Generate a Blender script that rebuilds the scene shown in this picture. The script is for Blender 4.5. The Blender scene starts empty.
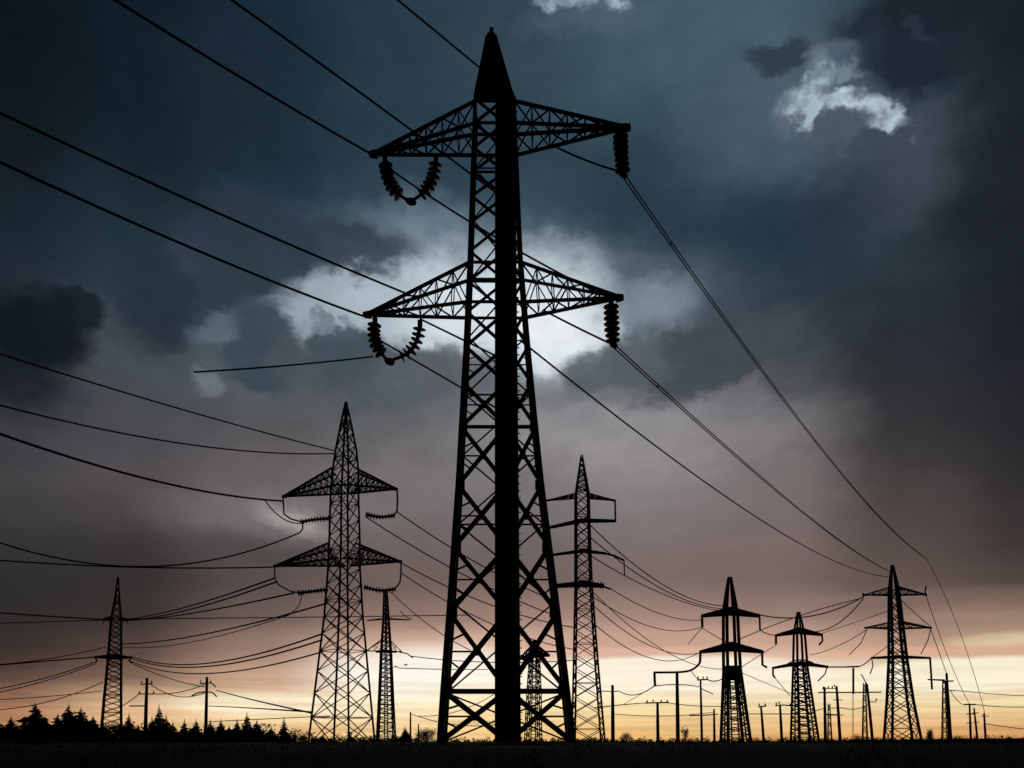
import bpy, math, random
from mathutils import Vector

random.seed(7)
R = math.radians
scene = bpy.context.scene
COL = scene.collection

# ------------------------------------------------------------------ camera
F, HX, HY, ZC = 900.0, 512.0, 742.0, 1.7        # focal length in px, horizon, eye height
cam_d = bpy.data.cameras.new("camera")
cam_d.sensor_width = 36.0
cam_d.lens = F * 36.0 / 1024.0
cam_d.shift_y = (HY - 384.0) / 1024.0
cam_d.clip_start, cam_d.clip_end = 0.1, 20000.0
cam = bpy.data.objects.new("camera", cam_d)
cam.location = (0, 0, ZC)
cam.rotation_euler = (R(90), 0, 0)
COL.objects.link(cam)
scene.camera = cam

scene.view_settings.view_transform = 'Standard'
scene.view_settings.look = 'None'
scene.view_settings.exposure = 0.0
scene.view_settings.gamma = 1.0
scene.view_settings.use_curve_mapping = False

SUN_EL, SUN_AZ = 2.0, -2.0                      # degrees; the sun has just dropped behind the pylons

# ------------------------------------------------------------------ sky
def lin(c):
    out = []
    for v in c:
        v = v / 255.0
        out.append(v / 12.92 if v <= 0.04045 else ((v + 0.055) / 1.055) ** 2.4)
    return (out[0], out[1], out[2], 1.0)

def azel(px, py):
    u, v = (px - HX) / F, (HY - py) / F
    az = math.atan(u)
    return az, math.atan(v * math.cos(az))

world = bpy.data.worlds.new("World")
scene.world = world
world.use_nodes = True
nt = world.node_tree
nt.nodes.clear()
L = nt.links

def N(t, **kw):
    n = nt.nodes.new(t)
    for k, v in kw.items():
        setattr(n, k, v)
    return n

def put(sock, v):
    if hasattr(v, 'links'):
        L.new(v, sock)
    else:
        sock.default_value = v

def M_(op, a, b=0.0, c=0.0, clamp=False):
    n = N('ShaderNodeMath', operation=op, use_clamp=clamp)
    put(n.inputs[0], a); put(n.inputs[1], b); put(n.inputs[2], c)
    return n.outputs[0]

def mixc(fac, a, b, mode='MIX'):
    n = N('ShaderNodeMix', data_type='RGBA', blend_type=mode)
    put(n.inputs[0], fac); put(n.inputs[6], a); put(n.inputs[7], b)
    return n.outputs[2]

def smooth(v, lo, hi, a=0.0, b=1.0):
    n = N('ShaderNodeMapRange', interpolation_type='SMOOTHSTEP')
    put(n.inputs[0], v); put(n.inputs[1], lo); put(n.inputs[2], hi); put(n.inputs[3], a); put(n.inputs[4], b)
    return n.outputs[0]

def noise(vec, scale, detail, rough=0.55):
    n = N('ShaderNodeTexNoise')
    put(n.inputs['Vector'], vec)
    n.inputs['Scale'].default_value = scale
    n.inputs['Detail'].default_value = detail
    n.inputs['Roughness'].default_value = rough
    return n

tc = N('ShaderNodeTexCoord')
sep = N('ShaderNodeSeparateXYZ')
L.new(tc.outputs['Generated'], sep.inputs[0])
dx, dy, dz = sep.outputs
az0 = M_('ARCTAN2', dx, dy)
el0 = M_('ARCSINE', dz)
# stretched coordinates so that low clouds lie in long flat bands
strx = N('ShaderNodeCombineXYZ'); put(strx.inputs[0], az0); put(strx.inputs[1], M_('MULTIPLY', el0, 1.5)); put(strx.inputs[2], 0.37)
streak = N('ShaderNodeCombineXYZ'); put(streak.inputs[0], az0); put(streak.inputs[1], M_('MULTIPLY', el0, 7.0)); put(streak.inputs[2], 1.7)
n1 = noise(strx.outputs[0], 9.0, 7.0, 0.56)
n2 = noise(streak.outputs[0], 5.0, 5.0, 0.55)
s1 = N('ShaderNodeSeparateColor'); L.new(n1.outputs['Color'], s1.inputs[0])
s2 = N('ShaderNodeSeparateColor'); L.new(n2.outputs['Color'], s2.inputs[0])
high = smooth(el0, R(7), R(20))                  # warp less near the horizon
wx = M_('MULTIPLY', M_('SUBTRACT', s1.outputs[0], 0.5), M_('MULTIPLY_ADD', high, 0.06, 0.04))
wy = M_('MULTIPLY', M_('SUBTRACT', s1.outputs[1], 0.5), M_('MULTIPLY', high, 0.08))
wy = M_('ADD', wy, M_('MULTIPLY', M_('SUBTRACT', s2.outputs[1], 0.5), M_('MULTIPLY_ADD', high, -0.01, 0.024)))
az = M_('ADD', az0, wx)
el = M_('ADD', el0, wy)

PY = [0, 80, 160, 240, 300, 360, 420, 480, 540, 580, 620, 650, 680, 705, 738]
COLS = {
 0: [(8,19,26),(11,22,29),(15,26,33),(25,38,48),(36,46,56),(50,58,66),(58,60,66),(64,62,65),(52,50,52),(42,41,43),(40,37,38),(54,45,43),(90,69,61),(160,116,90),(190,135,88)],
 130: [(15,28,39),(17,30,40),(21,34,44),(31,48,59),(44,57,68),(68,76,84),(74,74,80),(80,75,79),(56,53,55),(50,46,48),(60,51,50),(86,70,64),(130,102,88),(218,180,142),(222,172,112)],
 260: [(25,41,54),(26,42,54),(27,44,56),(37,56,69),(60,76,88),(80,92,100),(82,82,86),(98,92,95),(84,78,80),(84,74,74),(108,92,87),(150,122,110),(200,162,138),(249,228,186),(232,186,122)],
 390: [(39,59,74),(39,59,74),(40,60,74),(51,71,85),(88,104,116),(85,96,103),(94,96,100),(117,111,113),(107,98,99),(105,92,90),(140,115,107),(215,180,158),(253,246,232),(250,234,198),(238,203,145)],
 512: [(47,67,81),(49,69,83),(45,65,79),(61,83,96),(110,126,137),(110,120,126),(117,117,121),(119,114,117),(107,100,101),(108,95,93),(160,130,120),(220,185,165),(253,241,222),(250,229,182),(238,198,132)],
 640: [(67,89,103),(63,85,99),(43,63,77),(35,54,67),(56,70,82),(84,92,98),(126,125,130),(134,128,132),(119,109,109),(118,103,99),(168,138,126),(208,172,152),(252,240,218),(248,225,176),(231,182,112)],
 770: [(69,91,105),(67,88,101),(53,72,85),(34,54,67),(44,57,68),(64,72,78),(98,96,99),(119,110,110),(117,104,102),(118,102,98),(155,128,118),(215,180,155),(251,239,216),(247,223,174),(226,172,106)],
 900: [(37,51,61),(39,53,63),(53,65,75),(43,56,65),(38,46,55),(42,46,52),(48,48,52),(66,61,62),(84,73,70),(96,82,78),(140,115,104),(208,170,146),(250,238,208),(243,217,168),(219,160,98)],
 1024: [(21,29,37),(22,31,39),(23,31,39),(23,31,41),(28,31,40),(32,33,42),(38,37,42),(46,43,46),(60,52,52),(78,68,64),(150,125,108),(212,168,140),(250,236,205),(241,213,162),(213,152,92)],
}
BACK = [(9,12,17)]*6 + [(12,15,20)]*9
EMAX = R(60)
def ramp(cols, frac_x):
    r = N('ShaderNodeValToRGB')
    r.color_ramp.interpolation = 'B_SPLINE' if False else 'EASE'
    r.color_ramp.interpolation = 'LINEAR'
    stops = []
    for py, c in zip(PY, cols):
        stops.append((azel(frac_x, py)[1] / EMAX, c))
    stops.append((1.0, tuple(int(v * 0.5) for v in cols[0])))
    stops.sort()
    els = r.color_ramp.elements
    while len(els) < len(stops):
        els.new(0.5)
    for e, (p, c) in zip(els, stops):
        e.position = min(1.0, max(0.0, p)); e.color = lin(c)
    put(r.inputs[0], M_('DIVIDE', el, EMAX))
    return r.outputs[0]
keys = sorted(COLS)
col = ramp(COLS[keys[0]], keys[0])
for a, b in zip(keys, keys[1:]):
    col = mixc(smooth(az, azel(a, HY)[0], azel(b, HY)[0]), col, ramp(COLS[b], b))
back = ramp(BACK, 512)                              # dark clouded sky behind the viewer
aabs = M_('ABSOLUTE', az0)
col = mixc(smooth(aabs, R(34), R(75)), col, back)

# separate clouds and openings: an ellipse in (azimuth, elevation), its edge broken up by the noise
#SHIFTS
SHIFT = {
    (470, 300): (-0.0004, -0.0004), (430, 235): (-0.0023, -0.0029), (440, 300): (-0.0020, -0.0016), (335, 312): (0.0016, -0.0010),
    (395, 305): (-0.0027, -0.0005), (545, 315): (0.0003, 0.0017), (480, 320): (-0.0006, -0.0007), (650, 305): (-0.0008, -0.0011),
    (555, 335): (-0.0010, 0.0045), (250, 250): (-0.0002, -0.0014), (340, 245): (-0.0022, -0.0048), (190, 300): (-0.0033, 0.0006),
    (262, 350): (0.0011, 0.0002), (212, 328): (-0.0042, 0.0043), (370, 372): (0.0029, 0.0004), (345, 352): (0.0036, 0.0025),
    (450, 378): (0.0023, -0.0024), (325, 323): (-0.0001, 0.0012), (160, 300): (-0.0055, 0.0010), (209, 383): (-0.0083, 0.0040),
    (0, 345): (0.0001, -0.0040), (38, 330): (0.0008, -0.0039), (72, 308): (0.0020, -0.0042), (700, 362): (-0.0016, -0.0009),
    (615, 372): (0.0037, -0.0016), (760, 400): (-0.0018, 0.0004), (735, 400): (0.0002, 0.0010), (640, 440): (0.0017, 0.0005),
    (600, 437): (0.0029, 0.0011), (265, 515): (0.0002, -0.0004), (292, 521): (0.0032, -0.0019), (240, 545): (-0.0000, 0.0006),
    (60, 600): (-0.0002, 0.0001), (800, 115): (-0.0014, -0.0010), (915, 165): (0.0018, 0.0012), (800, 215): (0.0012, 0.0011),
    (1005, 190): (0.0004, 0.0034), (788, 114): (0.0011, -0.0004), (783, 56): (-0.0053, 0.0066), (820, 60): (-0.0032, -0.0013),
    (843, 45): (-0.0007, -0.0038), (848, 73): (0.0004, -0.0049), (935, 8): (0.0000, 0.0030), (916, 60): (-0.0007, 0.0023),
    (870, 40): (0.0013, -0.0014), (914, 28): (0.0049, 0.0042), (808, 92): (-0.0017, -0.0026), (812, 110): (-0.0007, -0.0034),
    (835, 98): (-0.0003, -0.0065), (867, 107): (-0.0032, -0.0073), (893, 118): (-0.0045, -0.0053), (836, 128): (-0.0001, -0.0065),
    (562, 1): (-0.0111, -0.0004), (608, 0): (-0.0107, -0.0028), (590, 18): (-0.0062, -0.0017), (995, 640): (-0.0000, 0.0005),
    (960, 625): (-0.0003, 0.0005), (700, 642): (-0.0002, -0.0002), (640, 651): (-0.0002, -0.0004), (900, 652): (0.0002, 0.0003),
    (900, 620): (0.0001, 0.0008), (820, 600): (0.0006, 0.0004), (270, 704): (-0.0007, -0.0005), (660, 675): (0.0001, 0.0001),
    (965, 674): (0.0006, 0.0003), (430, 668): (0.0005, -0.0002),
}
#ENDSHIFTS
def blob(px, py, rx, ry, c, strength=1.0, edge=0.6, rot=0.0, mott=0.0):
    global col
    a, e = azel(px, py)
    sh = SHIFT.get((px, py), (0.0, 0.0))            # mean drift of the cloud noise at this spot
    a += sh[0]; e += sh[1]
    sx = abs(azel(px + rx, py)[0] - azel(px - rx, py)[0]) / 2
    sy = abs(azel(px, py + ry)[1] - azel(px, py - ry)[1]) / 2
    m = N('ShaderNodeMapping', vector_type='TEXTURE')
    put(m.inputs[0], pos)
    m.inputs[1].default_value = (a, e, 0); m.inputs[2].default_value = (0, 0, R(rot)); m.inputs[3].default_value = (sx, sy, 1)
    ln = N('ShaderNodeVectorMath', operation='LENGTH')
    L.new(m.outputs[0], ln.inputs[0])
    mask = smooth(ln.outputs['Value'], 1 - edge, 1 + edge, strength, 0.0)
    if mott:
        mask = M_('MULTIPLY', mask, smooth(s3.outputs[2], 0.40, 0.56, 1 - mott, 1.0))
    col = mixc(mask, col, lin(c))
n3 = noise(strx.outputs[0], 34.0, 6.0, 0.62)
s3 = N('ShaderNodeSeparateColor'); L.new(n3.outputs['Color'], s3.inputs[0])
def warped(base, coarse, fine):
    amp = M_('MULTIPLY_ADD', high, 0.05, 0.008)
    famp = M_('MULTIPLY_ADD', high, 0.034, 0.004)
    return M_('ADD', M_('ADD', base, M_('MULTIPLY', M_('SUBTRACT', coarse, 0.5), amp)), M_('MULTIPLY', M_('SUBTRACT', fine, 0.5), famp))
cx = N('ShaderNodeCombineXYZ'); put(cx.inputs[0], warped(az0, s1.outputs[0], s3.outputs[0])); put(cx.inputs[1], warped(el0, s1.outputs[1], s3.outputs[1]))
pos = cx.outputs[0]
#BLOBS
blob(470, 300, 185, 58, (118,134,145), .8, .8)
blob(430, 235, 50, 36, (112,129,142), .75, .8)
blob(440, 300, 85, 46, (168,182,192), .9, .6)
blob(335, 312, 60, 44, (150,164,174), .95, .45, 0, .25)
blob(395, 305, 60, 34, (172,186,195), .85, .6)
blob(545, 315, 62, 60, (200,212,220), .92, .6)
blob(480, 320, 70, 44, (214,224,231), .92, .7)
blob(650, 305, 42, 26, (128,142,152), .8, .6)
blob(555, 335, 45, 32, (234,240,244), .92, .7)
blob(250, 250, 70, 58, (41,56,68), .95, .24)
blob(340, 245, 75, 26, (44,60,72), .9, .4)
blob(190, 300, 60, 30, (43,57,68), .9, .24)
blob(262, 350, 42, 40, (55,69,79), .95, .24)
blob(212, 328, 30, 15, (92,106,115), .75, .5)
blob(370, 372, 95, 35, (74,83,90), .95, .3)
blob(345, 352, 38, 28, (66,79,88), .95, .24)
blob(450, 378, 70, 30, (88,95,101), .85, .5)
blob(325, 323, 12, 9, (108,122,132), .9, .3)
blob(160, 300, 40, 40, (36,48,59), .9, .3)
blob(209, 383, 14, 14, (116,124,130), .7, .6)
blob(0, 345, 78, 62, (15,23,31), .9, .5)
blob(38, 330, 54, 40, (13,21,29), .95, .28)
blob(72, 308, 32, 20, (17,26,34), .9, .3)
blob(700, 362, 95, 34, (64,73,80), .95, .24, 14)
blob(615, 372, 50, 30, (84,92,99), .9, .24)
blob(760, 400, 45, 26, (76,78,83), .7, .4)
blob(735, 400, 26, 20, (112,111,115), .6, .4)
blob(640, 440, 150, 32, (141,137,141), .7, .7)
blob(600, 437, 70, 28, (146,143,147), .6, .8)
blob(265, 515, 80, 22, (128,121,122), .6, .9)
blob(292, 521, 34, 9, (168,161,160), .7, .7, -16)
blob(240, 545, 70, 12, (72,68,69), .6, .6, -10)
blob(60, 600, 150, 40, (42,41,43), .5, .8)
blob(800, 115, 95, 66, (76,92,105), .7, .8)
blob(915, 165, 60, 46, (64,73,83), .7, .7)
blob(800, 215, 85, 32, (37,51,64), .7, .7)
blob(1005, 190, 55, 100, (29,34,42), .8, .6)
blob(788, 114, 16, 26, (90,105,117), .8, .4)
blob(783, 56, 38, 18, (44,55,66), .92, .45, -12)
blob(820, 60, 11, 26, (112,129,141), .8, .7, 15, .5)
blob(843, 45, 14, 16, (84,100,112), .6, .7)
blob(848, 73, 26, 7, (120,137,149), .75, .8, -4, .5)
blob(935, 8, 105, 24, (24,34,43), .95, .4)
blob(916, 60, 46, 42, (27,38,48), .97, .35)
blob(870, 40, 16, 40, (34,46,56), .8, .5)
blob(914, 28, 18, 5, (46,58,69), .6, .9, -35)
blob(808, 92, 19, 14, (180,197,208), .97, .7, 10, mott=.55)
blob(812, 110, 7, 20, (172,190,202), .9, .5, -14, .3)
blob(835, 98, 14, 9, (176,193,204), .9, .7, mott=.4)
blob(867, 107, 36, 11, (184,201,211), .97, .75, -24, mott=.55)
blob(893, 118, 11, 9, (180,197,208), .95, .55, mott=.45)
blob(836, 128, 32, 17, (74,88,100), .97, .35)
blob(562, 1, 18, 9, (160,177,190), .9, .6, mott=.45)
blob(608, 0, 24, 9, (170,187,200), .9, .6, mott=.45)
blob(590, 18, 60, 14, (82,99,113), .6, .8)
blob(995, 640, 48, 7, (230,205,168), .8, .45)
blob(960, 625, 70, 16, (152,127,112), .5, .7)
blob(700, 642, 170, 12, (196,157,140), .6, .7)
blob(640, 651, 120, 4, (228,182,158), .6, .6)
blob(900, 652, 110, 4, (226,176,146), .65, .6)
blob(900, 620, 90, 4, (166,134,118), .5, .7)
blob(820, 600, 120, 5, (134,112,104), .4, .8)
blob(270, 704, 95, 10, (251,236,204), .85, .35)
blob(660, 675, 165, 18, (253,241,220), .9, .18)
blob(965, 674, 115, 17, (251,240,214), .9, .15)
blob(430, 668, 85, 20, (253,247,236), .8, .6)
#ENDBLOBS
# fine billow and streak detail
nd = noise(strx.outputs[0], 26.0, 6.0, 0.6)
det = M_('MULTIPLY_ADD', M_('SUBTRACT', nd.outputs[0], 0.5), M_('MULTIPLY_ADD', high, 0.34, 0.08), 1.0)
det = M_('ADD', det, M_('MULTIPLY', M_('SUBTRACT', s2.outputs[0], 0.5), 0.16))
thin = N('ShaderNodeCombineXYZ'); put(thin.inputs[0], M_('MULTIPLY', az0, 1.6)); put(thin.inputs[1], M_('MULTIPLY', el0, 42.0)); put(thin.inputs[2], 4.1)
nt_ = noise(thin.outputs[0], 4.0, 5.0, 0.6)
low = smooth(el0, R(1.2), R(6.5), 1.0, 0.0)
det = M_('ADD', det, M_('MULTIPLY', M_('SUBTRACT', smooth(nt_.outputs[0], 0.3, 0.62), 0.75), M_('MULTIPLY', low, 0.28)))
dcol = N('ShaderNodeCombineXYZ')
for i in range(3):
    put(dcol.inputs[i], det)
col = mixc(1.0, col, dcol.outputs[0], 'MULTIPLY')
bg1 = N('ShaderNodeBackground'); put(bg1.inputs[0], col); bg1.inputs[1].default_value = 1.0
sky = N('ShaderNodeTexSky', sky_type='NISHITA', sun_disc=False)
sky.sun_elevation = R(SUN_EL); sky.sun_rotation = R(SUN_AZ)
bg2 = N('ShaderNodeBackground'); L.new(sky.outputs[0], bg2.inputs[0]); bg2.inputs[1].default_value = 0.0015
add = N('ShaderNodeAddShader'); L.new(bg1.outputs[0], add.inputs[0]); L.new(bg2.outputs[0], add.inputs[1])
wo = N('ShaderNodeOutputWorld'); L.new(add.outputs[0], wo.inputs[0])

sun_d = bpy.data.lights.new("sun", 'SUN')
sun_d.energy = 0.08; sun_d.angle = R(10); sun_d.color = (1.0, 0.72, 0.48)
sun = bpy.data.objects.new("sun", sun_d)
sdir = Vector((math.sin(R(SUN_AZ)) * math.cos(R(SUN_EL)), math.cos(R(SUN_AZ)) * math.cos(R(SUN_EL)), math.sin(R(SUN_EL))))
sun.rotation_euler = sdir.to_track_quat('Z', 'Y').to_euler()
COL.objects.link(sun)

# ------------------------------------------------------------------ materials
def material(name, c1, c2, scale, rough, metal=0.0, bump=0.0, stretch=(1, 1, 1)):
    m = bpy.data.materials.new(name)
    m.use_nodes = True
    t = m.node_tree; b = t.nodes['Principled BSDF']
    tcn = t.nodes.new('ShaderNodeTexCoord'); mp = t.nodes.new('ShaderNodeMapping')
    mp.inputs[3].default_value = stretch
    t.links.new(tcn.outputs['Object'], mp.inputs[0])
    n = t.nodes.new('ShaderNodeTexNoise'); n.inputs['Scale'].default_value = scale; n.inputs['Detail'].default_value = 6
    t.links.new(mp.outputs[0], n.inputs['Vector'])
    r = t.nodes.new('ShaderNodeValToRGB')
    r.color_ramp.elements[0].position = .35; r.color_ramp.elements[1].position = .68
    r.color_ramp.elements[0].color = (*c1, 1); r.color_ramp.elements[1].color = (*c2, 1)
    t.links.new(n.outputs[0], r.inputs[0]); t.links.new(r.outputs[0], b.inputs['Base Color'])
    b.inputs['Roughness'].default_value = rough; b.inputs['Metallic'].default_value = metal
    b.inputs['Specular IOR Level'].default_value = 0.3
    if bump:
        bp = t.nodes.new('ShaderNodeBump'); bp.inputs['Strength'].default_value = bump
        t.links.new(n.outputs[0], bp.inputs['Height']); t.links.new(bp.outputs[0], b.inputs['Normal'])
    return m

STEEL = material("weathered_steel", (.055, .055, .058), (.09, .088, .085), 2.5, .75)
PAINT = material("dark_mast_paint", (.035, .036, .038), (.05, .05, .05), 3.0, .8)
CERAM = material("glazed_ceramic", (.04, .022, .015), (.06, .032, .02), 8.0, .55)
ALU = material("weathered_cable", (.05, .05, .05), (.08, .08, .08), 12.0, .7)
WOOD = material("tarred_timber", (.03, .022, .016), (.06, .045, .032), 4.0, .9, stretch=(6, 6, .6))
LEAF = material("conifer_needles", (.02, .035, .018), (.045, .06, .03), 1.5, .9)
LEAF2 = material("dull_leaves", (.03, .04, .018), (.06, .065, .03), 1.5, .9)
BARK = material("bark", (.03, .022, .017), (.055, .042, .032), 5.0, .95)
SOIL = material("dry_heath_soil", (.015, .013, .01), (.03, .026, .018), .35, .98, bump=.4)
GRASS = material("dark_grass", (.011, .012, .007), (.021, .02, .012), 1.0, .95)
BIRDM = material("bird_feathers", (.02, .02, .02), (.035, .033, .03), 9.0, .9)

# ------------------------------------------------------------------ helpers
def at(px, py, d):
    return Vector(((px - HX) * d / F, d, ZC + (HY - py) * d / F))

def px_m(n, d):
    return n * d / F

class MB:
    def __init__(s):
        s.v, s.f = [], []
    def ring(s, c, u, w, ru, rw, n, ph=0.0):
        i0 = len(s.v)
        for k in range(n):
            a = ph + 2 * math.pi * k / n
            s.v.append(c + u * (math.cos(a) * ru) + w * (math.sin(a) * rw))
        return list(range(i0, i0 + n))
    def skin(s, a, b):
        n = len(a)
        for k in range(n):
            s.f.append((a[k], a[(k + 1) % n], b[(k + 1) % n], b[k]))
    def tube(s, pts, radii, n=6, cap=True, ph=0.0):
        pts = [Vector(p) for p in pts]
        if not hasattr(radii, '__len__'):
            radii = [radii] * len(pts)
        prev = None; u = None
        for i, p in enumerate(pts):
            d = (pts[min(i + 1, len(pts) - 1)] - pts[max(i - 1, 0)]).normalized()
            if u is None:
                up = Vector((0, 0, 1)) if abs(d.z) < .9 else Vector((0, 1, 0))
                u = d.cross(up).normalized()
            else:
                u = (u - d * u.dot(d)).normalized()
            w = d.cross(u)
            r = s.ring(p, u, w, radii[i], radii[i], n, ph)
            if prev:
                s.skin(prev, r)
            elif cap:
                s.f.append(tuple(reversed(r)))
            prev = r
        if cap:
            s.f.append(tuple(prev))
    def bar(s, a, b, w):                           # a square steel section, rolled a little at random
        s.tube([a, b], w * .7071, 4, True, math.pi / 4 + random.uniform(-.12, .12))
    def box(s, c, hx, hy, hz):
        i = len(s.v)
        for z in (-hz, hz):
            for x, y in ((-hx, -hy), (hx, -hy), (hx, hy), (-hx, hy)):
                s.v.append(Vector(c) + Vector((x, y, z)))
        for q in ((0, 3, 2, 1), (4, 5, 6, 7), (0, 1, 5, 4), (1, 2, 6, 5), (2, 3, 7, 6), (3, 0, 4, 7)):
            s.f.append(tuple(i + k for k in q))
    def hull8(s, a, b):                            # two quads joined
        i = len(s.v)
        s.v += [Vector(p) for p in a] + [Vector(p) for p in b]
        s.f += [(i, i+3, i+2, i+1), (i+4, i+5, i+6, i+7)]
        for k in range(4):
            j = (k + 1) % 4
            s.f.append((i + k, i + j, i + 4 + j, i + 4 + k))
    def build(s, name, mat, parent=None, smooth=False):
        off = Vector((0, 0, 0))
        p = parent
        while p is not None:
            off += p.location; p = p.parent
        me = bpy.data.meshes.new(name)
        loc = Vector((0, 0, 0))
        me.from_pydata([tuple(v - off) for v in s.v], [], s.f)
        me.materials.append(mat)
        if smooth:
            me.polygons.foreach_set('use_smooth', [True] * len(me.polygons))
        me.update()
        o = bpy.data.objects.new(name, me)
        COL.objects.link(o)
        o.parent = parent
        return o

def thing(name, loc, label, cat, group=None):
    o = bpy.data.objects.new(name, None)
    o.empty_display_size = .5
    o.location = loc
    COL.objects.link(o)
    o['label'] = label; o['category'] = cat
    if group:
        o['group'] = group
    return o

def tag(o, label, cat, group=None):
    o['label'] = label; o['category'] = cat
    if group:
        o['group'] = group
    return o

def lerp(a, b, t):
    return a + (b - a) * t

def interp(prof, y):                                # prof: rows (py, values...) sorted by py
    if y <= prof[0][0]:
        return prof[0][1:]
    for p, q in zip(prof, prof[1:]):
        if y <= q[0]:
            t = (y - p[0]) / (q[0] - p[0])
            return tuple(lerp(a, b, t) for a, b in zip(p[1:], q[1:]))
    return prof[-1][1:]

# ------------------------------------------------------------------ ground
def ground_z(x, y):
    t = min(1.0, max(0.0, (y - 2.0) / 26.0))
    base = 1.6 * t * t * (3 - 2 * t)
    far = min(1.0, max(0.0, (y - 60.0) / 200.0))
    n = .05 * math.sin(x * .31 + y * .17) + .03 * math.sin(x * .83 - y * .41 + 1.3)
    n2 = .35 * math.sin(x * .021 + 1.0) * math.sin(y * .017 + .4) + .18 * math.sin(x * .057 + y * .031)
    rise = .9 * math.exp(-((x - 150) / 60.0) ** 2) * math.exp(-((y - 260) / 90.0) ** 2)
    return base + n * (1 - .5 * far) + n2 * far + rise

g = MB()
ys = [-400, -120, -40, -15] + [i * 1.0 for i in range(-8, 70)] + [70 + i * 4 for i in range(45)] + [260, 280, 310, 350, 420, 520, 700, 1000, 1600, 3000, 6000, 9000]
xs_n = 121
for y in ys:
    half = max(60.0, abs(y) * 1.6)
    for i in range(xs_n):
        u = -1 + 2 * i / (xs_n - 1)
        x = half * u
        z = ground_z(x, y) if y < 800 else 1.5
        g.v.append(Vector((x, y, z)))
for r in range(len(ys) - 1):
    for i in range(xs_n - 1):
        a = r * xs_n + i
        g.f.append((a, a + 1, a + xs_n + 1, a + xs_n))
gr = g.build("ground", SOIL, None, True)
gr['kind'] = 'structure'

def blades(n, region, hmin, hmax, mb):
    for _ in range(n):
        x, y = region()
        z = ground_z(x, y) - .02
        h = random.uniform(hmin, hmax) * (1.7 if random.random() < .05 else 1) * (.75 + .45 * math.sin(x * 1.1 + 2 * math.sin(y * .4)) * math.sin(x * .37 + 1.7))
        w = h * .07 + .004
        a = random.uniform(0, math.pi)
        lx, ly = random.gauss(0, .35) * h, random.gauss(0, .35) * h
        i = len(mb.v)
        ca, sa = math.cos(a) * w, math.sin(a) * w
        mb.v += [Vector((x - ca, y - sa, z)), Vector((x + ca, y + sa, z)),
                 Vector((x + ca * .6 + lx * .4, y + sa * .6 + ly * .4, z + h * .6)), Vector((x - ca * .6 + lx * .4, y - sa * .6 + ly * .4, z + h * .6)),
                 Vector((x + lx, y + ly, z + h))]
        mb.f += [(i, i + 1, i + 2, i + 3), (i + 3, i + 2, i + 4)]

gm = MB()
def reg_near():
    y = random.uniform(9, 48); return random.uniform(-.72, .72) * y, y
def reg_mid():
    y = random.uniform(48, 120); return random.uniform(-.62, .62) * y, y
blades(26000, reg_near, .05, .15, gm)
blades(9000, reg_mid, .12, .3, gm)
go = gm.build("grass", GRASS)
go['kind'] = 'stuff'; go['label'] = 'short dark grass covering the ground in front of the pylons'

# scrub on the skyline
sm = MB()
def leaf(mb, c, r):
    d = Vector((random.gauss(0, 1), random.gauss(0, 1), random.gauss(0, 1))).normalized()
    u = d.orthogonal().normalized(); w = d.cross(u)
    i = len(mb.v)
    mb.v += [c - u * r, c - w * r * .45, c + u * r, c + w * r * .45]
    mb.f.append((i, i + 1, i + 2, i + 3))
for _ in range(1500):
    y = random.uniform(85, 240); u = random.uniform(-.62, .62)
    x = u * y
    tall = 1.0 if u > -.1 else (1.7 if u < -.25 else 1.3)
    h = random.uniform(.25, .8) * (1.7 if u < -.22 and random.random() < .7 else 1) * (1.2 if u < -.44 else 1) * (1.7 if random.random() < .04 else 1) * tall * (y / 160) ** .5
    for _k in range(44):
        t = random.random()
        leaf(sm, Vector((x + random.gauss(0, .5) * h * (1.2 - t), y + random.gauss(0, .5) * h, ground_z(x, y) + t * h)), .085 * h + .045)
so = sm.build("scrub", LEAF2)
so['kind'] = 'stuff'; so['label'] = 'low dark scrub along the skyline'

# ------------------------------------------------------------------ lattice parts shared by all pylons
def zig(mb, A0, A1, B0, B1, n, w, cross=False):      # lacing between chord A and chord B
    for k in range(n):
        t0, t1 = k / n, (k + 1) / n
        a0, a1, b0, b1 = lerp(A0, A1, t0), lerp(A0, A1, t1), lerp(B0, B1, t0), lerp(B0, B1, t1)
        if cross:
            mb.bar(a0, b1, w); mb.bar(b0, a1, w)
        else:
            if k % 2:
                mb.bar(b0, a1, w)
            else:
                mb.bar(a0, b1, w)
        if k:
            mb.bar(a0, b0, w * .85)

def truss_arm(root, corners_b, corners_t, tip, cw, bw, n, dense=False, tipr=None):
    """pyramid arm: two bottom chords, two top chords, laced on every side"""
    arm = MB()
    for c in corners_b:
        arm.bar(c, tip, cw)
    for c in corners_t:
        arm.bar(c, tip, cw)
    d = (corners_b[0] + corners_b[1]) * .5 - tip
    q = tip + d.normalized() * (cw * 2.2)
    e = tip - d.normalized() * (cw * .6)
    s = tipr or cw * .8
    up = Vector((0, 0, 1)); side = d.cross(up).normalized()
    arm.hull8([q + side * s * 1.6 - up * s, q - side * s * 1.6 - up * s, q - side * s * 1.6 + up * s, q + side * s * 1.6 + up * s],
              [e + side * s - up * s * .8, e - side * s - up * s * .8, e - side * s + up * s * .8, e + side * s + up * s * .8])
    o = arm.build("crossarm", STEEL, root)
    tb = lambda c: lerp(c, tip, .93)
    for nm, A, B in (("lattice_panel", corners_b[0], corners_b[1]), ("lattice_panel", corners_b[0], corners_t[0]),
                     ("lattice_panel", corners_b[1], corners_t[1]), ("lattice_panel", corners_t[0], corners_t[1])):
        m = MB()
        zig(m, A, tb(A), B, tb(B), n, bw, dense)
        m.build("lattice_panel", STEEL, o)
    return o

def plate(mb, c, w, h, t):
    mb.box(c, w, t, h)

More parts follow.
